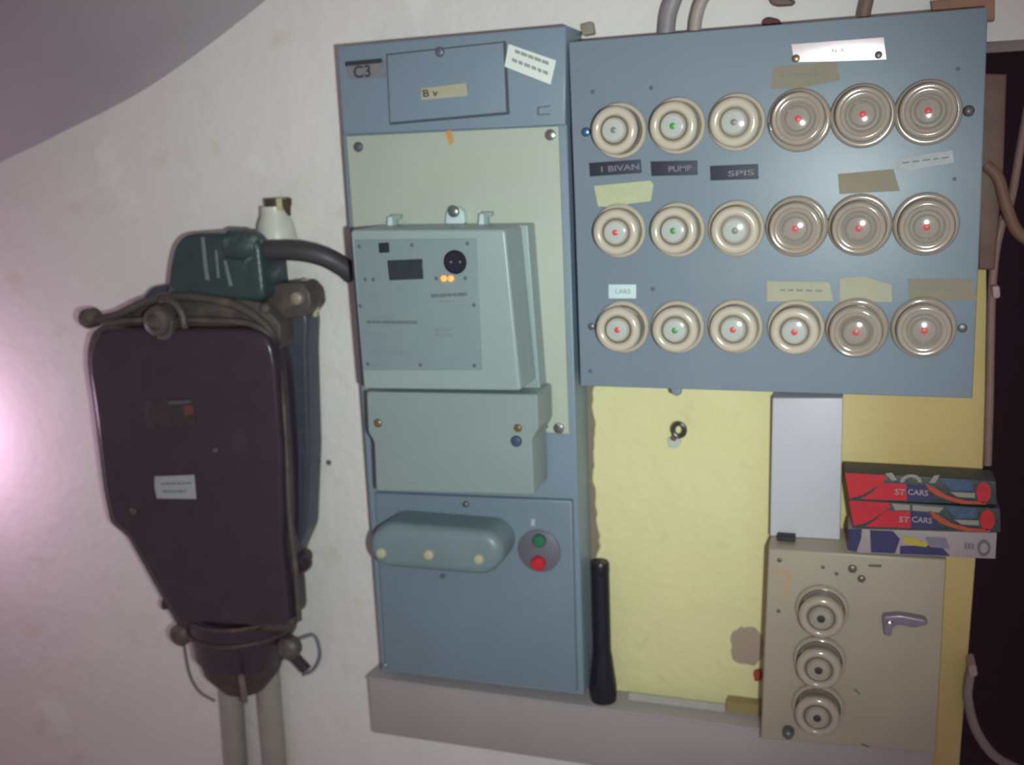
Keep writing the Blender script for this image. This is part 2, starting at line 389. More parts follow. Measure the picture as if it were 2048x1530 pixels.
# ------------------------------------------------------------------ electricity meter
mt = empty('electricity_meter', P(880, 780, .0455), 'grey electronic electricity meter with small dark display and two lit orange lamps', 'meter')
bd = prism('meter_case', [(700, 460), (1010, 458), (1042, 782), (727, 778)], .109, .0460, METER, mt, .004, .004)
prism('case_back', [(748, 452), (1055, 449), (1080, 779), (762, 777)], .066, .0458, METER, mt, .002, .002)
fp = prism('face_panel', [(709, 480), (952, 477), (963, 740), (727, 741)], .1102, .108, METER2, mt, .0005)
prism('display', [(774, 521), (844, 518), (846, 558), (778, 561)], .1112, .109, mat('dark_display', (44, 52, 58), .25, gain=1.1), fp, .0005)['label'] = 'dark grey display window'
prism('sensor_window', [(757, 486), (777, 485), (778, 505), (758, 506)], .1112, .109, mat('dark_sensor', (36, 46, 50), .3), fp)
c = P(911, 524, .110); r = 22.5*SC(911, 524, .110)
lathe('optical_port', [(r, 0), (r, .0015), (r*.9, .0025), (r*.86, .0015), (.001, .0015)], (0, -1, 0), c, mat('optical_port_black', (34, 34, 48), .3), fp, 40)['label'] = 'round black optical port'
for x in (902, 920):
    screw('port_dot', x, 524, .1112, 3, mat('port_grey', (90, 90, 104), .3), fp, .001)
LED = mat('lit_orange_lamp', (255, 160, 80), .4, emit=((255, 150, 70), 1.0))
for x in (888, 902):
    c = P(x, 557, .1105); lathe('indicator_lamp', [(.0026, 0), (.0026, .001), (.0015, .002), (.0002, .0022)], (0, -1, 0), c, LED, fp, 16)['label'] = 'lit orange lamp'
for x, y in ((719, 493), (824, 490), (935, 487), (931, 556), (873, 557), (721, 612), (948, 610), (736, 728), (841, 730), (949, 731), (731, 559), (747, 559)):
    screw('rivet', x, y, .1102, 3.6, mat('meter_rivet', (78, 92, 94), .5, gain=1.1), fp, .0006)
q = word_rows(733, 644, 834, 645, 6, 1, 8, 20, 1.2) + word_rows(862, 592, 934, 588, 6.5, 2, 8, 16, 1.2)
marks('printed_line', q, .1105, INK, fp)
q = (word_rows(733, 668, 742, 668, 5, 5) + word_rows(748, 668, 780, 669, 4, 6, 3, 6, 2) + word_rows(748, 676, 782, 677, 4, 7, 3, 6, 2) + word_rows(742, 705, 816, 707, 7, 8, 6, 12, 5)
     + word_rows(738, 729, 780, 730, 4, 9, 6, 12, 2) + word_rows(735, 588, 762, 588, 4, 10) + word_rows(735, 596, 764, 596, 4, 11) + word_rows(735, 604, 758, 604, 4, 12) + word_rows(880, 603, 910, 602, 4, 13)
     + word_rows(735, 634, 790, 634, 3, 15) + word_rows(870, 660, 905, 660, 4, 16) + word_rows(870, 670, 905, 671, 4, 17) + word_rows(920, 612, 932, 612, 4, 18) + word_rows(796, 575, 806, 575, 4, 19))
marks('small_print', q, .1105, mat('meter_small_print', (104, 118, 124), .6, gain=1.25), fp)
# hanging lugs on the top of the case
CLR = mat('pale_lug', (172, 188, 190), .4, gain=1.25)
for i, (x, y) in enumerate(((787, 446), (908, 432), (970, 440))):
    if i == 1:
        prism('hanging_lug', [(890, 448), (892, 425), (900, 414), (916, 414), (927, 424), (929, 448)], .055, .0460, CLR, mt, .001, .002)
        screw('lug_screw', 908, 423, .055, 11, mat('lug_steel', (120, 130, 128), .3, .6), mt, .004)
    else:
        prism('hanging_lug', [(x-14, y+14), (x-12, y-12), (x-4, y-12), (x-2, y+14)], .058, .050, CLR, mt, .0006)
        prism('hanging_lug', [(x-2, y+14), (x-6, y-16), (x+14, y-16), (x+12, y-8), (x+4, y-6), (x+6, y+14)], .057, .051, METER, mt, .0006)
# terminal cover
tcv = prism('terminal_cover', [(733, 783), (1075, 789), (1077, 858), (1064, 880), (1068, 990), (752, 982), (748, 884), (736, 864)], .092, .0492, TERM, mt, .0015, .003)
screw('cover_screw', 756, 846, .092, 8, BRASS, tcv, .002); screw('cover_screw', 1036, 856, .092, 8, BRASS, tcv, .002)
screw('seal_plug', 1033, 882, .092, 11, mat('navy_plug', (56, 70, 96), .4, gain=1.1), tcv, .003)['label'] = 'dark blue seal plug'
screw('side_screw', 1092, 852, .0460, 5, STEEL, tcv, .004)

# ------------------------------------------------------------------ fuse board
DB = .050
fb = empty('fuse_board', P(1550, 780, 0), 'large blue-grey metal fuse board carrying eighteen round porcelain screw fuses', 'fuse board')
prism('board_panel', [(1137, 84), (1976, 14), (1962, 420), (1945, 797), (1161, 772), (1150, 430)], DB, .0475, BLUE2, fb, .001)
prism('board_back', [(1143, 92), (1968, 24), (1939, 789), (1167, 764)], .0475, .0, BLUE, fb, .0)
def local_lathe(name, prof, material, n=40):
    bm = lathe_bm(prof, (0, -1, 0), (0, 0, 0), n)
    bmesh.ops.recalc_face_normals(bm, faces=bm.faces)
    me = bpy.data.meshes.new(name); bm.to_mesh(me); bm.free(); me.materials.append(material)
    for p in me.polygons: p.use_smooth = True
    me.set_sharp_from_angle(angle=math.radians(45)); return me
mm = .001
def fuse_meshes(pm, gm, wide=1.0, rip=0):
    w_ = wide
    cap_ = [(16.0*mm, 5*mm), (16.4*mm, 11*mm), (17.6*mm*w_, 15*mm), (18.6*mm*w_, 18.5*mm), (18.4*mm*w_, 21*mm), (17.4*mm*w_, 22.6*mm)]
    if rip: cap_ += [(16.6*mm, 22.0*mm), (15.8*mm, 22.3*mm), (15.0*mm, 23.3*mm), (13.6*mm, 23.2*mm), (12.8*mm, 22.6*mm)]
    else: cap_ += [(15.6*mm, 23.6*mm), (13.6*mm, 23.7*mm), (12.2*mm, 22.9*mm)]
    cap_ += [(11.2*mm, 20.8*mm), (1*mm, 20.8*mm)]
    return dict(
        ring=local_lathe('base_ring', [(21.5*mm*w_, 0), (22*mm*w_, 2*mm), (22*mm*w_, 5*mm), (21*mm*w_, 7*mm), (19.6*mm*w_, 7.6*mm), (18.4*mm, 6.6*mm), (17.8*mm, 4*mm), (1*mm, 4*mm)], pm),
        cap=local_lathe('screw_cap', cap_, pm),
        gap=local_lathe('gap_shadow', [(17.9*mm, 3.9*mm), (17.9*mm, 4.6*mm), (16.4*mm, 4.6*mm), (16.4*mm, 3.9*mm)], PRING),  # shade between cap and base ring put into a dark ring
        sleeve=local_lathe('window_sleeve', [(9.6*mm, 20.7*mm), (9.6*mm, 22.4*mm), (9.0*mm, 23.0*mm), (8.4*mm, 22.6*mm), (8.2*mm, 22.2*mm), (1*mm, 22.2*mm)], pm),
        glass=local_lathe('glass_window', [(8.2*mm, 22.1*mm), (8.0*mm, 22.7*mm), (5*mm, 23.3*mm), (.2*mm, 23.5*mm)], gm),
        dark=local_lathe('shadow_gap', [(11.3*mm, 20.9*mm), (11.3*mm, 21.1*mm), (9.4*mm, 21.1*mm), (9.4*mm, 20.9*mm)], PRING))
PORC3 = mat('dull_porcelain', (146, 134, 120), .2, var=.08, vscale=90, gain=1.3, coat=.7)
GLASS2 = mat('dull_fuse_window', (142, 134, 122), .15, gain=1.2, coat=.8)
GLASS3 = mat('rosy_fuse_window', (150, 140, 132), .1, gain=1.1, coat=1)
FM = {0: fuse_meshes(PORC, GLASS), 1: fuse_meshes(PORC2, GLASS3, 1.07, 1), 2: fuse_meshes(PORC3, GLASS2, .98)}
DOT = {k: local_lathe('indicator', [(2.5*mm, 22.6*mm), (2.5*mm, 23.7*mm), (1.2*mm, 24.1*mm), (.1*mm, 24.2*mm)], m_, 16) for k, m_ in (('r', RED), ('g', GREEN), ('n', GREYI))}
DOTB = local_lathe('indicator', [(3.3*mm, 22.6*mm), (3.3*mm, 23.7*mm), (1.2*mm, 24.1*mm), (.1*mm, 24.2*mm)], DINK, 16)
def cp(me, parent, scale=1.0, rot=None, off=(0, 0, 0)):
    o = bpy.data.objects.new(me.name.split('.')[0], me); COL.objects.link(o); o.parent = parent; o.location = off
    o.scale = (scale,)*3
    if rot: o.rotation_euler = rot
    return o
def fuse(px, py, kind, col, parent, depth=DB, scale=1.0, label=None, tilt=(0, 0), name='screw_fuse', dot=None):
    f = FM[kind]; c = P(px, py, depth)
    r = bpy.data.objects.new(name, f['ring']); place(r, c, parent); r.scale = (scale,)*3
    rot = (math.radians(tilt[0]), 0, math.radians(tilt[1]))
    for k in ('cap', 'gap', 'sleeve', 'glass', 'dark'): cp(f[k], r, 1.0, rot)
    d = cp(dot or DOT[col], r, 1.0, rot)
    if label: r['label'] = label
    return r
rows_ = [  # (cap centre px, py, material, indicator colour)
    [(1228, 261, 0, 'n'), (1347, 251, 0, 'g'), (1468, 244, 0, 'n'), (1596, 240, 1, 'r'), (1726, 231, 1, 'r'), (1859, 224, 1, 'r')],
    [(1228, 466, 0, 'r'), (1347, 464, 0, 'g'), (1467, 461, 0, 'n'), (1591, 457, 1, 'r'), (1720, 454, 1, 'r'), (1855, 452, 1, 'r')],
    [(1235, 663, 0, 'r'), (1347, 663, 0, 'g'), (1465, 662, 0, 'r'), (1589, 664, 0, 'r'), (1714, 665, 1, 'r'), (1850, 664, 1, 'r')]]
VN = (1714, 280)
names_c = {'r': 'red', 'g': 'green', 'n': 'grey'}
for row in rows_:
    for x, y, k, c_ in row:
        # the cap stands 20 mm proud: go back along the wall normal to the foot of the fuse
        kf = (.9-DB-.0235)/(.9-DB); bx, by = VN[0]+(x-VN[0])*kf, VN[1]+(y-VN[1])*kf
        sc_ = 1.02 + .0
        o = fuse(bx, by, k, c_, fb, scale=sc_, tilt=(random.uniform(-2.5, 2.5), random.uniform(-2.5, 2.5)))
        if c_ != 'r' or k == 1: o['label'] = 'porcelain screw fuse with %s indicator%s' % (names_c[c_], ' and a brownish glossy rim' if k else '')
def label_strip(name, pts, s, tx, ty, wpx, hpx, material, ink, rot=0.0, label=None):
    o = prism(name, pts, DB+.0012, DB-.0002, material, fb, .0002)
    if s: text('lettering', s, tx, ty, DB+.0014, hpx, ink, o, rot, wpx)
    if label: o['label'] = label
    return o
WINK = mat('embossed_white', (112, 112, 128), .6, gain=1.1)
LBL = mat('black_label_tape', (34, 34, 52), .55, gain=1.0)
label_strip('embossed_label', [(1178, 326), (1281, 319), (1283, 346), (1180, 353)], '1 BIVAN', 1240, 336, 76, 11, LBL, WINK, .04, 'black embossed label strip at far left')
label_strip('embossed_label', [(1301, 323), (1394, 321), (1395, 350), (1303, 352)], 'PUMP', 1360, 337, 46, 11, LBL, WINK, .02, 'black embossed label strip reading PUMP')
label_strip('embossed_label', [(1420, 332), (1516, 328), (1517, 358), (1421, 361)], 'SPIS', 1482, 346, 52, 11, LBL, WINK, .02, 'black embossed label strip set lower than the others')
label_strip('paper_label', [(1217, 569), (1272, 569), (1272, 597), (1217, 597)], 'LARS', 1246, 583, 30, 9, mat('white_label', (178, 196, 198), .6, gain=1.25), INK2, 0, 'small white paper label above bottom left fuse')
def tape(pts, m_, s=None, *a):
    o = prism('masking_tape', pts, DB+.0008, DB-.0002, m_, fb)
    if s: text('lettering', s, *a)
    return o
FT = mat('faded_pencil', (118, 116, 116), .7, gain=1.2)
t1 = tape([(1188, 372), (1300, 361), (1307, 368), (1302, 402), (1255, 408), (1230, 414), (1196, 413)], mat('yellow_masking_tape', (160, 164, 132), .7, var=.06, gain=1.3, bump=.3, bscale=300)); t1['label'] = 'yellowed blank masking tape'
t2 = tape([(1549, 133), (1672, 124), (1680, 160), (1600, 176), (1541, 177)], TAPED)
marks('faded_writing', word_rows(1560, 152, 1650, 146, 4, 31, 8, 18, 6), DB+.001, FT, t2)
t3 = tape([(1676, 348), (1787, 338), (1800, 382), (1679, 388)], TAPED)
t4 = tape([(1792, 318), (1905, 300), (1908, 325), (1796, 344)], mat('transparent_tape', (140, 144, 146), .5, var=.12, vscale=90, gain=1.25)); t4['label'] = 'faint shiny clear tape'
marks('faded_writing', word_rows(1805, 326, 1900, 314, 3, 33, 8, 18, 6), DB+.001, FT, t4)
t5 = tape([(1534, 562), (1658, 564), (1667, 602), (1534, 603)], TAPE)
marks('faded_writing', word_rows(1560, 580, 1650, 582, 3.5, 34, 6, 14, 6), DB+.001, FT, t5)
t6 = tape([(1679, 556), (1730, 553), (1783, 570), (1784, 604), (1680, 603)], TAPE)
t7 = tape([(1816, 558), (1945, 559), (1955, 600), (1819, 602)], TAPED)
marks('faded_writing', word_rows(1835, 578, 1910, 579, 4, 36, 6, 14, 6), DB+.001, FT, t7)
npl = prism('name_plate', [(1582, 88), (1768, 74), (1773, 119), (1588, 125)], DB+.0016, DB-.0002, ALU, fb, .0003); npl['label'] = 'bright bare metal name plate'
text('lettering', 'N  6', 1676, 101, DB+.0018, 8, FT, npl, .05, 24)
screw('plate_screw', 1592, 117, DB+.0016, 8, BRASS, npl, .002); screw('plate_screw', 1757, 110, DB+.0016, 8, DSTEEL, npl, .002)
screw('panel_screw', 1937, 222, DB, 12, DSTEEL, fb, .005); screw('panel_screw', 1925, 656, DB, 10, DSTEEL, fb, .002)
screw('panel_screw', 1172, 264, DB, 9, mat('blue_screw', (80, 110, 150), .3, .6), fb, .003); screw('panel_screw', 1183, 653, DB, 7, DSTEEL, fb, .002)
for x, y in ((1303, 176), (1306, 578), (1181, 742), (1916, 138), (1909, 358), (1186, 184)):
    screw('rivet', x, y, DB, 4, mat('board_rivet', (84, 92, 100), .5, gain=1.1), fb, .0008)
prism('metal_clip', [(1536, 244), (1546, 244), (1547, 263), (1537, 262)], DB+.008, DB, STEEL, fb, .001)
prism('edge_tab', [(1341, 774), (1363, 774), (1361, 789), (1354, 793), (1344, 789)], DB-.001, DB-.008, BLUE2, fb, .001)

# ------------------------------------------------------------------ vertical trunking between fuse board and small box
vt = prism('vertical_trunking', [(1545, 796), (1686, 796), (1680, 1080), (1540, 1072)], .030, .0, PVC, None, .0012)
zbx = P(1535, 1098, .060).z      # top of the beige box
tag(vt, 'short lavender-white vertical plastic trunking between the fuse board and the beige box', 'trunking')

# ------------------------------------------------------------------ beige fuse box
DX = .060
bb = empty('small_fuse_box', P(1700, 1490, 0), 'small beige metal fuse box with three porcelain fuses in a column', 'fuse box')
prism('box_body', [(1537, 1098), (1893, 1119), (1872, 1508), (1521, 1478)], DX, .0, BEIGE, bb, .0022)
for i, (x, y) in enumerate(((1642, 1241), (1637, 1345), (1634, 1441))):
    kf = (.9-DX-.0235)/(.9-DX); bx, by = VN[0]+(x-VN[0])*kf, VN[1]+(y-VN[1])*kf
    fuse(bx, by, 2, 'n', bb, DX, 1.0, None, (0, 0), dot=DOTB)
for x, y, r, h in ((1705, 1137, 9, .003), (1723, 1157, 8, .003), (1646, 1134, 4, .001), (1559, 1120, 5, .001), (1557, 1222, 4, .001), (1673, 1147, 4, .001)):
    screw('panel_screw', x, y, DX, r, mat('dull_screw', (100, 96, 84), .4, .4, gain=1.1), bb, h)
marks('engraved_slot', [line_quad(1737, 1131, 1763, 1132, 5)], DX+.0003, mat('slot_shadow', (92, 84, 76), .6), bb)
screw('ball_screw', 1577, 1461, DX, 12, DSTEEL, bb, .009)
marks('faded_sticker', [[(1540, 1139), (1582, 1141), (1581, 1149), (1540, 1147)], [(1574, 1149), (1581, 1149), (1574, 1197), (1567, 1197)]], DX+.0003, mat('sticker_glue', (150, 124, 100), .6, gain=1.4), bb)
sw = prism('switch_lever', [(1764, 1233), (1800, 1230), (1852, 1240), (1857, 1250), (1828, 1257), (1796, 1250), (1784, 1258), (1783, 1274), (1768, 1272)], DX+.008, DX, mat('violet_grey_lever', (118, 108, 120), .3, .3, var=.15, gain=1.3), bb, .0022, .003)
sw['label'] = 'violet-grey angled lever on the panel'
screw('lever_pin', 1779, 1247, DX+.008, 8, STEEL, sw, .003)
marks('worn_mark', [line_quad(1708, 1378, 1720, 1388, 3), line_quad(1722, 1488, 1738, 1494, 3)], DX+.0003, mat('scratch_brown', (96, 86, 78), .6), bb)

prism('rubber_grommet', [(1554, 1074), (1590, 1077), (1590, 1085), (1554, 1082)], .046, .034, mat('black_rubber', (38, 34, 40), .6), bb, .001)
# ------------------------------------------------------------------ three cartons on top of the beige box
REDC = mat('carton_red', (176, 34, 46), .4, var=.12, gain=1.05)
ORG = mat('carton_orange', (168, 70, 50), .4, gain=1.0)
NAVY = mat('carton_navy', (50, 48, 82), .35, var=.1, gain=1.2)
TEAL = mat('carton_dark_teal', (52, 58, 60), .45, var=.35, vscale=300, gain=1.1)
PALE = mat('carton_pale', (134, 122, 124), .45, gain=1.3)
GRYC = mat('carton_grey', (120, 112, 106), .4, gain=1.4)
YLC = mat('carton_yellow', (160, 142, 54), .4, gain=1.15)
BLU = mat('carton_blue', (56, 76, 100), .4, var=.3, vscale=300, gain=1.2)
DBX = .064; DBB = .036
def carton(pts, mbody, name, lab, dback=DBB):
    root = prism(name, pts, DBX, dback, mbody, None, .0006)
    return tag(root, lab, 'carton', 'stacked cartons on the beige box')
zA = P(1700, 1104, DX).z
def red_carton(dy, dx, lab, arcs):
    q = lambda pts: [(x+dx, y+dy) for x, y in pts]
    c = carton(q([(1690, 945), (1992, 962), (1994, 1010), (1698, 1001)]), TEAL, 'carton', lab)
    c['group'] = 'stacked cartons on the beige box'
    d1, d2, d3 = DBX+.0004, DBX+.0007, DBX+.0010
    marks('red_print', [q([(1690, 946), (1768, 950), (1774, 958), (1752, 974), (1725, 990), (1699, 997)]), q([(1763, 966), (1812, 968), (1814, 1001), (1722, 998), (1745, 984)])], d1, REDC, c)
    marks('navy_print', [q([(1812, 968), (1850, 972), (1872, 1002), (1814, 1001)])], d1, NAVY, c)
    marks('orange_band', [q([(1850, 966), (1870, 976), (1872, 990), (1858, 980)]), q([(1870, 976), (1896, 992), (1896, 1000), (1872, 990)]), q([(1896, 992), (1930, 1001), (1972, 1004), (1972, 1009), (1925, 1008), (1896, 1000)])], d2, ORG, c)
    marks('blue_print', [q([(1880, 958), (1945, 962), (1945, 982), (1905, 982)])], d1, BLU, c)
    marks('grey_print', [q([(1900, 984), (1950, 986), (1950, 996), (1915, 994)])], d2, GRYC, c)
    ctr = (1967+dx, 985+dy); marks('red_spot', [[(ctr[0]+15*math.cos(t*math.pi/8), ctr[1]+21*math.sin(t*math.pi/8)) for t in range(16)]], d2, REDC, c)
    text('lettering', 'ST', 1800+dx, 984+dy, d3, 13, PALE, c, -.02, 20); text('lettering', 'CARS', 1836+dx, 985+dy, d3, 13, PALE, c, -.02, 40)
    if arcs:
        for cx, r0, r1, y0 in ((1822, 22, 14, 965),):
            ring = [(cx+dx+r0*math.cos(t), y0+dy-r0*.75*math.sin(t)) for t in [math.pi*k/10 for k in range(11)]] + [(cx+dx+r1*math.cos(t), y0+dy-r1*.75*math.sin(t)) for t in [math.pi*(10-k)/10 for k in range(11)]]
            marks('grey_emblem', [ring], d2, GRYC, c)
        marks('grey_print', [q([(1770, 947), (1784, 945), (1794, 960), (1785, 962)]), q([(1858, 966), (1868, 951), (1880, 950), (1870, 966)])], d2, GRYC, c)
    else:
        marks('grey_print', [q([(1776, 952), (1812, 955), (1812, 966), (1782, 965)]), q([(1817, 955), (1880, 960), (1870, 970), (1817, 966)])], d2, GRYC, c)
    return c
# the outlines touch one another exactly: bottom of the upper is the top of the lower
red_carton(0, 0, 'red carton on top of the stack over the beige fuse box', True)
red_carton(55, 8, 'second red carton from the top, sandwiched between red and pale cartons', False)
c3 = carton([(1696, 1057.5), (1994, 1066), (1991, 1118), (1714, 1106)], PALE, 'carton', 'pale carton with navy and yellow print at the bottom of the stack')
marks('navy_print', [[(1697, 1058), (1724, 1058), (1722, 1078), (1713, 1104), (1697, 1100)], [(1740, 1060), (1786, 1062), (1800, 1078), (1790, 1107), (1742, 1105)], [(1800, 1092), (1880, 1090), (1900, 1112), (1800, 1108)]], DBX+.0004, NAVY, c3)
marks('violet_print', [[(1850, 1074), (1892, 1076), (1900, 1098), (1860, 1094)]], DBX+.0006, mat('carton_violet', (104, 96, 112), .4, gain=1.3), c3)
marks('yellow_flash', [[(1806, 1074), (1830, 1076), (1858, 1088), (1852, 1094), (1820, 1090), (1806, 1084)]], DBX+.0008, YLC, c3)
marks('grey_emblem', [[(1968+13*math.cos(t*math.pi/8), 1096+17*math.sin(t*math.pi/8)) for t in range(16)]], DBX+.0006, mat('carton_mid_grey', (92, 84, 88), .4, gain=1.3), c3)
marks('grey_emblem', [[(1968+8*math.cos(t*math.pi/8), 1096+10*math.sin(t*math.pi/8)) for t in range(16)]], DBX+.0008, PALE, c3)
marks('small_print', word_rows(1930, 1092, 1948, 1093, 12, 51, 3, 5, 3), DBX+.0006, mat('carton_ink', (96, 90, 98), .5, gain=1.2), c3)

# ------------------------------------------------------------------ black torch on the ledge
c = P(1208, 1396, .018); c.z = PZ; s = SC(1208, 1300, .018)
top = P(1206, 1122, .018).z - PZ
tb = empty('flashlight', c, 'black metal flashlight standing head down on the ledge beside the grey cabinet', 'flashlight')
c.y = -.0195
lathe('head', [(25*s, .0), (26*s, .003), (26*s, .016), (24*s, .024), (19*s, .046), (17.5*s, .050)], (0, 0, 1), c, BLACK, tb, 36)
prof = [(17.5*s, .050), (17*s, .053)]
h = .056
while h < top-.012:
    prof += [(17.2*s, h), (16.6*s, h+.0012)]; h += .0035
prof += [(17.4*s, top-.011), (17.4*s, top-.002), (15.5*s, top)]
lathe('barrel', prof, (0, 0, 1), c, BLACK, tb, 36)

# ------------------------------------------------------------------ wall hook, red plug
wh = empty('wall_hook', P(1356, 862, .0), 'small steel screw eye sticking out of a grey plug in the yellow wall', 'hook')
prism('wall_plug', [(1334, 876), (1350, 872), (1364, 884), (1356, 896), (1338, 896)], .003, .0, mat('grey_plug', (166, 170, 160), .6, gain=1.3), wh, .0005, .002)
c = P(1352, 870, .003); bm = lathe_bm([(.0025, 0), (.0025, .012)], (0, -1, 0), c, 12); from_bm('shank', bm, mat('rusty_screw', (110, 78, 66), .5, .3), wh, True)
c = P(1358, 860, .016); pts = [c + Vector((.0052*math.cos(t*math.pi/6), 0, .0058*math.sin(t*math.pi/6))) for t in range(13)]
from_bm('eye', tube_bm(pts, .0022, 8, 3), mat('eye_steel', (96, 100, 94), .25, .8), wh, True)
rp = prism('red_plug', [(1506, 1346), (1520, 1342), (1523, 1362), (1510, 1364)], .006, .0, mat('red_rubber', (150, 56, 44), .6, gain=1.1), None, .001, .002)
tag(rp, 'small red plug in the yellow wall beside the beige fuse box', 'plug')

o = screw('wall_nail', 658, 925, 0, 5, mat('nail_brown', (96, 92, 90), .5), None, .002); tag(o, 'tiny dark nail head in the white plaster between the black box and the grey cabinet', 'nail')

# ------------------------------------------------------------------ black cast iron cable box
jb = empty('cable_sealing_box', P(400, 1250, 0), 'bulky black cast-iron cable box bolted to the wall left of the grey cabinet', 'cable box')
FRONT = .086
lid_o = [(177, 740), (178, 706), (186, 678), (206, 661), (240, 657), (490, 659), (522, 667), (541, 690), (549, 730), (561, 900), (563, 1010), (562, 1090), (574, 1200), (577, 1254), (356, 1250), (256, 1072), (222, 1044), (209, 980), (190, 830)]
lid = prism('lid', lid_o, FRONT, .066, BLKBOX, jb, .0055, .008, 4)
def grow(pts, k, dx=0, dy=0):
    cx = sum(p[0] for p in pts)/len(pts); cy = sum(p[1] for p in pts)/len(pts)
    return [(cx+(x-cx)*k+dx, cy+(y-cy)*k+dy) for x, y in pts]
prism('lid_flange', grow(lid_o, 1.035, 3, -4), .066, .058, RIM, jb, .0015, .006)
prism('body', grow(lid_o, .97, 16, 0), .058, .030, BLKBOX, jb, .001, .010)
prism('back_flange', [(250, 640), (275, 606), (300, 575), (345, 566), (520, 570), (560, 568), (600, 590), (614, 640), (612, 700), (618, 900), (612, 1060), (590, 1110), (578, 1180), (572, 1240), (400, 1240), (290, 1060), (262, 900)], .034, .008, mat('blue_black_iron', (66, 70, 82), .35, var=.1), jb, .004, .006)
prism('side_lug', [(520, 580), (560, 566), (602, 566), (618, 584), (622, 612), (606, 634), (560, 640), (520, 632)], .042, .012, RIM, jb, .004, .003)
screw('bolt', 596, 596, .042, 13, mat('pale_bolt', (150, 140, 126), .4, .3, var=.2), jb, .006)
tube('wire_loop', [(592, 572, .02), (612, 562, .02), (628, 580, .02), (634, 606, .02), (630, 632, .02)], .0028, mat('yellowed_wire', (160, 158, 130), .5, gain=1.2), jb, 8)
screw('bolt', 532, 616, .066, 10, RIM, jb, .004)
# arched rim over the lid
arch = [(186, 640, .072), (235, 630, .070), (290, 604, .066), (350, 594, .064), (420, 598, .064), (480, 615, .066), (530, 650, .068), (556, 700, .070)]
from_bm('arched_rim', tube_bm([P(*a) for a in arch], .0045, 10), RIM, jb, True)
tube('lid_rim', [(208, 646, .076), (300, 640, .076), (440, 642, .076), (510, 652, .076), (548, 690, .074), (562, 780, .074), (572, 900, .074), (580, 1040, .074), (592, 1150, .072), (598, 1240, .070)], .0032, RIM, jb, 10)
prism('top_shroud', [(236, 640), (268, 606), (300, 590), (360, 584), (440, 588), (520, 606), (560, 650), (560, 700), (500, 660), (240, 655)], .060, .02, RIM, jb, .004, .003)
lathe('corner_lug', [(.010, 0), (.010, .012), (.007, .016), (.001, .017)], (0, -1, 0), P(190, 634, .064), RIM, jb, 24)
# eye with hood
lathe('lid_eye', [(.0145, 0), (.015, .006), (.0135, .012), (.008, .014), (.007, .010), (.001, .010)], (0, -1, 0), P(326, 640, FRONT-.004), RIM, jb, 28)
pts = [P(326+42*math.cos(t), 648-48*math.sin(t), FRONT-.006) for t in [math.pi*k/8 for k in range(5)]]
from_bm('hood_arc', tube_bm([P(372, 662, FRONT-.008)] + pts[:-1] + [P(322, 600, FRONT-.008)], .0038, 10), RIM, jb, True)
prism('eye_tongue', [(308, 640), (344, 640), (342, 672), (332, 682), (314, 678)], FRONT+.004, FRONT-.012, RIM, jb, .002, .002)
# plates on the lid
o = prism('rating_plate', [(288, 801), (386, 797), (391, 850), (292, 856)], FRONT+.0008, FRONT-.001, mat('dark_brass_plate', (66, 58, 58), .4, .3, var=.25, vscale=80), jb, .0003); o['label'] = 'tarnished brownish rating plate'
marks('plate_print', [line_quad(336, 806, 382, 803, 6)], FRONT+.0011, mat('pale_blue_print', (80, 78, 88), .4), o)
marks('plate_print', [[(366, 812), (384, 810), (388, 828), (370, 830)]], FRONT+.0011, mat('red_print', (104, 58, 52), .5), o)
WS = mat('dull_white_sticker', (150, 152, 158), .6, gain=1.1)
o = prism('paper_sticker', [(309, 953), (388, 950), (390, 972), (392, 998), (314, 997), (309, 975)], FRONT+.0006, FRONT-.001, WS, jb); o['label'] = 'white printed paper sticker'
marks('small_print', word_rows(322, 968, 384, 966, 3.5, 21, 5, 12, 2) + word_rows(325, 983, 372, 983, 4, 22, 5, 12, 2), FRONT+.0009, mat('sticker_print', (110, 112, 112), .6), o)
screw('lid_screw', 431, 900, FRONT, 5, RIM, jb, .0015); screw('lid_screw', 267, 1023, FRONT, 6, RIM, jb, .0015)
# bolts along the sides
lathe('bolt', [(.011, 0), (.011, .010), (.008, .014), (.001, .014)], (0, -1, 0), P(606, 1122, .030), BLKBOX, jb, 20)
lathe('bolt', [(.0075, 0), (.0075, .012), (.005, .015), (.001, .015)], (.8, -.3, .2), P(600, 1112, .022), RIM, jb, 16)
lathe('bolt', [(.006, 0), (.006, .01), (.001, .012)], (-.9, -.3, 0), P(345, 1208, .05), BLKBOX, jb, 12)
# neck, clamp band and compound collar
pr = [(.0, 0)]
cz = P(478, 1245, .045); sN = (P(478, 1300, .04) - CAM).dot(fwd)/F
def neck(name, y0, y1, r0, r1, material, cx0=478, cx1=478, mid=None):
    a, b = P(cx0, y0-48, .030), P(cx1, y1-48, .030); L = (b-a).length   # the front of the neck shows lower than its axis
    prof = [(r0*sN, 0)] + ([(mid*sN, L/2)] if mid else []) + [(r1*sN, L)]
    return lathe(name, prof, b-a, a, material, jb, 28)
neck('neck', 1226, 1256, 97, 97, BLKBOX, 482, 486)
neck('clamp_band', 1254, 1294, 110, 107, BLKBOX, 488, 486)
for y_, r_ in ((1259, 111), (1292, 108)):
    c = P(487, y_-48, .030); q = [c + Vector((math.cos(t*math.pi/12), math.sin(t*math.pi/12), 0))*r_*sN for t in range(25)]
    from_bm('rusty_ring', tube_bm(q, .0024, 8, 2), RUST, jb, True)
neck('collar', 1292, 1350, 103, 92, BLKBOX, 484, 482)
neck('compound_seal', 1348, 1418, 86, 46, RUST, 484, 488, 76)
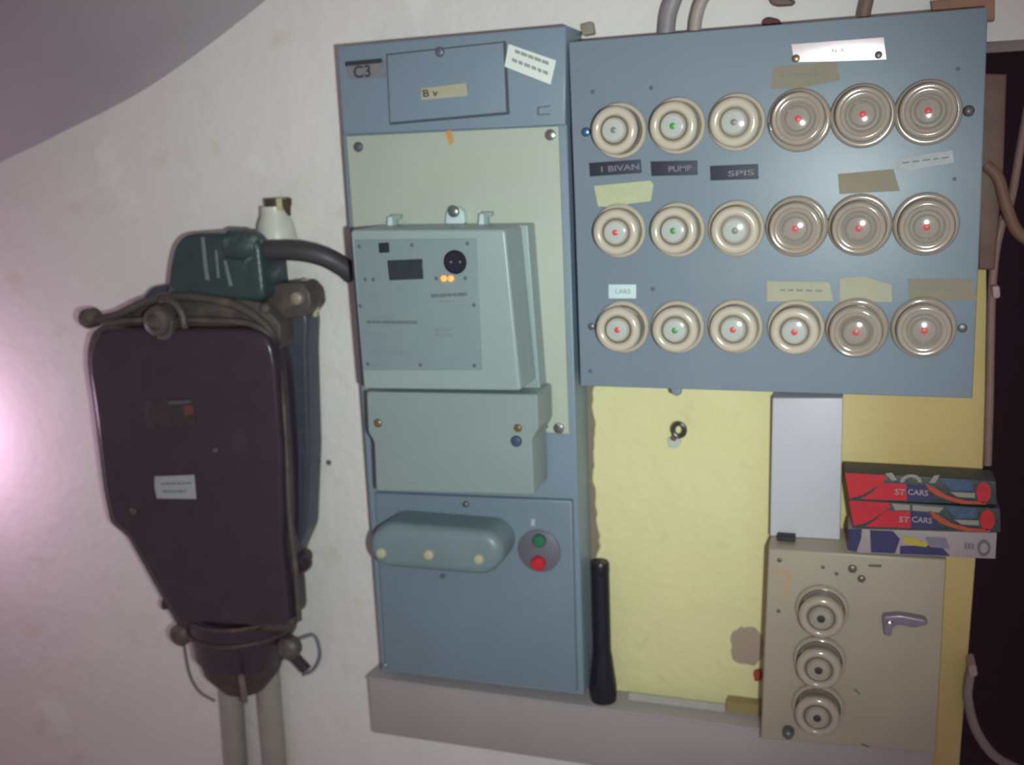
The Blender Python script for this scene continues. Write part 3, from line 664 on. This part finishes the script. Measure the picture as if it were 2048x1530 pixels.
lathe('bolt', [(.012, 0), (.012, .012), (.007, .016), (.001, .016)], (0, -1, 0), P(372, 1262, .056), RIM, jb, 20)
lathe('bolt', [(.012, 0), (.012, .010), (.008, .014), (.001, .014)], (0, -1, 0), P(584, 1290, .066), RIM, jb, 20)
lathe('bolt', [(.006, 0), (.006, .022), (.001, .023)], (.7, -.1, -.6), P(586, 1310, .045), BLKBOX, jb, 14)
tube('drip', [(482, 1352, .088), (486, 1376, .084), (490, 1402, .064)], lambda t: .0032, mat('dried_compound', (120, 106, 98), .6), jb, 8)
# dark green gland on top
gl = prism('top_gland', [(330, 604), (337, 530), (346, 492), (362, 472), (385, 466), (470, 466), (500, 470), (518, 490), (524, 545), (530, 604)], .062, .016, GLAND, jb, .006, .012, 4)
gl['label'] = 'dark green gland cover streaked with pale paint'
lathe('gland_boss', [(.013, 0), (.0165, .003), (.0165, .022), (.0135, .028), (.010, .034)], (1, -.1, -.05), P(462, 490, .05), GLAND, jb, 28)
marks('paint_drip', [[(402, 474), (409, 474), (416, 540), (420, 560), (411, 560), (406, 520)], [(430, 500), (434, 500), (440, 556), (434, 556)], [(447, 520), (453, 522), (466, 572), (458, 572)]], .0625, mat('paint_drip', (110, 122, 126), .5), jb)

pc = tube('power_cable', [(512, 502, .046), (545, 500, .046), (600, 502, .044), (650, 514, .038), (690, 536, .028), (706, 550, .022)], 18.5*SC(600, 500, .04), CABLE, None, 16)
tag(pc, 'thick black cable from the dark green gland into the grey meter cabinet', 'cable')
for i, (xa_, ya_, xb_, yb_, lab) in enumerate(((462, 1386, 474, 1560, 'left one of two whitish cables running down below the black box'), (538, 1386, 552, 1560, 'right one of two whitish cables running down below the black box'))):
    o = tube('downward_cable', [(xa_-3, ya_-50, .018), (xa_, ya_-6, .016), ((xa_+xb_)/2, (ya_+yb_)/2, .013), (xb_, yb_, .0115), (xb_+6, yb_+120, .0115)], 20*SC(480, 1450, .016), mat('whitewashed_cable', (142, 136, 128), .7, var=.08, gain=1.2), None, 14)
    tag(o, lab, 'cable', 'cables below the black box')
o = tube('earth_wire', [(366, 1262, .016), (370, 1300, .012), (380, 1350, .010), (400, 1384, .008), (430, 1402, .006)], .0016, mat('brown_wire', (120, 104, 98), .6), None, 8); tag(o, 'thin brown wire loop left of the black box neck', 'wire')
o = tube('looped_wire', [(590, 1284, .028), (606, 1275, .020), (630, 1272, .014), (640, 1310, .010), (626, 1340, .006), (606, 1350, .006)], .0018, mat('grey_wire', (112, 116, 130), .6), None, 8); tag(o, 'thin blue-grey wire loop right of the black box neck', 'wire')

# ------------------------------------------------------------------ white insulator above the black box
wi = empty('porcelain_insulator', P(556, 480, .0), 'small white porcelain insulator with dark open top on the wall above the black cable', 'insulator')
def vprof(cx, pts, d):
    a = P(cx, pts[0][0], d); out = []
    for y, r in pts: out.append((r*SC(cx, y, d), P(cx, y, d).z - a.z))
    return a, out
a, pr = vprof(556, [(492, 36), (470, 34), (448, 31), (430, 25), (412, 24)], .022)
lathe('insulator_body', pr, (0, 0, 1), a, mat('insulator_white', (178, 180, 170), .35, gain=1.3), wi, 28)
a, pr = vprof(557, [(412, 23), (398, 24), (396, 20)], .022)
lathe('insulator_cap', pr, (0, 0, 1), a, mat('insulator_dark', (70, 58, 44), .5), wi, 24)
prism('pale_band', [(552, 397), (563, 397), (563, 422), (554, 420)], .0345, .026, mat('band_pale', (170, 172, 130), .5, gain=1.2), wi)
prism('dark_stain', [(564, 398), (577, 398), (577, 432), (571, 424), (566, 414)], .0335, .029, mat('stain_brown', (74, 60, 50), .6), wi)

# ------------------------------------------------------------------ conduits above the fuse board
o = tube('conduit', [(1365, -60, .02), (1350, -10, .02), (1337, 30, .02), (1332, 80, .02)], 17*SC(1340, 20, .02), mat('grey_conduit', (128, 122, 126), .5, var=.12, gain=1.2), None, 14); tag(o, 'thick grey conduit bending behind the fuse board top', 'conduit', 'conduits above the fuse board')
o = tube('conduit', [(1440, -40, .02), (1408, -6, .02), (1393, 35, .02), (1388, 85, .02)], 12.5*SC(1340, 20, .02), mat('beige_conduit', (146, 134, 128), .5, gain=1.3), None, 14); tag(o, 'thinner beige curved conduit right of the thick grey one', 'conduit', 'conduits above the fuse board')
o = tube('brown_cable', [(1742, -60, .02), (1736, -10, .02), (1728, 30, .02), (1724, 70, .02)], 14*SC(1730, 20, .02), mat('brown_cable', (116, 96, 86), .6, gain=1.1), None, 12); tag(o, 'short brown cable above the fuse board name plate', 'cable')
o = prism('plaster_lump', [(1524, 40), (1536, 33), (1560, 38), (1568, 60), (1524, 60)], .012, .0, mat('dark_red_lump', (92, 52, 56), .7), None, .002, .003); tag(o, 'dark red lump on the wall at the top edge of the fuse board', 'lump')
o = prism('dark_bracket', [(1536, -20), (1556, -20), (1592, 2), (1584, 10), (1552, 12), (1538, 6)], .008, .0, mat('brown_bracket', (110, 88, 84), .6), None, .002, .003); tag(o, 'small brown bracket cut off by the top edge above the dark red lump', 'bracket')
o = prism('wall_plug', [(1160, 48), (1184, 42), (1188, 68), (1164, 72)], .008, .0, mat('olive_plug', (130, 124, 108), .6, gain=1.2), None, .003, .002); tag(o, 'small olive plug on the wall between grey cabinet and fuse board', 'plug')
o = prism('wooden_batten', [(1862, 2), (1990, -10), (1990, 40), (1870, 50)], .014, .0, mat('yellow_red_wood', (150, 112, 88), .6, var=.3, vscale=40, gain=1.1, spots=((130, 60, 60), 30, .5, .6, .8)), None, .001); tag(o, 'yellowish reddened wooden batten at the top right corner behind the fuse board', 'batten')

# ------------------------------------------------------------------ cables and batten at the edge of the opening
o = prism('door_batten', [(1960, 146), (2014, 148), (2008, 330), (1990, 540), (1956, 540)], .012, .001, mat('dim_brown_wood', (104, 76, 66), .6, var=.25, vscale=40), None, .002); tag(o, 'dim brown wooden batten right of the fuse board in the dark opening', 'batten')
CB = mat('dusty_pink_cable', (126, 100, 92), .6, gain=1.1); CB2 = mat('brown_old_cable', (118, 86, 72), .6)
o = tube('hanging_cable', [(2062, 180, .0), (2040, 300, .0), (2022, 400, -.005), (2004, 440, -.01)], 9*SC(2020, 300, 0), CB, None, 10); tag(o, 'straight pinkish cable hanging in the dark opening at the right edge', 'cable')
o = tube('hanging_cable', [(1972, 330, .012), (1996, 356, .014), (2012, 410, .014), (2034, 462, .012), (2075, 492, .01)], 13*SC(2020, 300, 0), CB2, None, 12); tag(o, 'brown cable curving right out of the fuse board side', 'cable')
o = tube('edge_cable', [(2006, 440, .004), (1992, 500, .006), (1984, 580, .008), (1981, 680, .008), (1979, 800, .008), (1975, 930, .008)], 9*SC(1980, 600, 0), CB, None, 10); tag(o, 'pinkish cable running down the edge of the wall below the brown one', 'cable')
o = prism('cable_clip', [(1984, 572), (2000, 572), (2001, 596), (1986, 598)], .022, .0, mat('pale_clip', (156, 126, 128), .5, gain=1.1), None, .002, .002); tag(o, 'small pale clip on the cable at the upper wall edge', 'clip')
o = tube('edge_cable', [(1944, 1330, .006), (1937, 1365, .008), (1936, 1400, .008), (1952, 1460, .006), (1990, 1512, .004), (2050, 1545, .0)], 10*SC(1950, 1400, 0), mat('dim_pale_cable', (126, 112, 108), .6, gain=1.2), None, 12); tag(o, 'pale cable curving away into the dark at the bottom right', 'cable')
o = prism('cable_clip', [(1936, 1334), (1952, 1330), (1956, 1352), (1938, 1356)], .022, .0, mat('pale_clip', (156, 126, 128)), None, .002, .002); tag(o, 'small pale clip on the cable at the lower wall edge', 'clip')

# unseen pink light added left of the view in place of lens flare
lamp('POINT', 'pink_flare_fill', P(-250, 905, .10), 1.0, (1.0, .62, .95), .03)
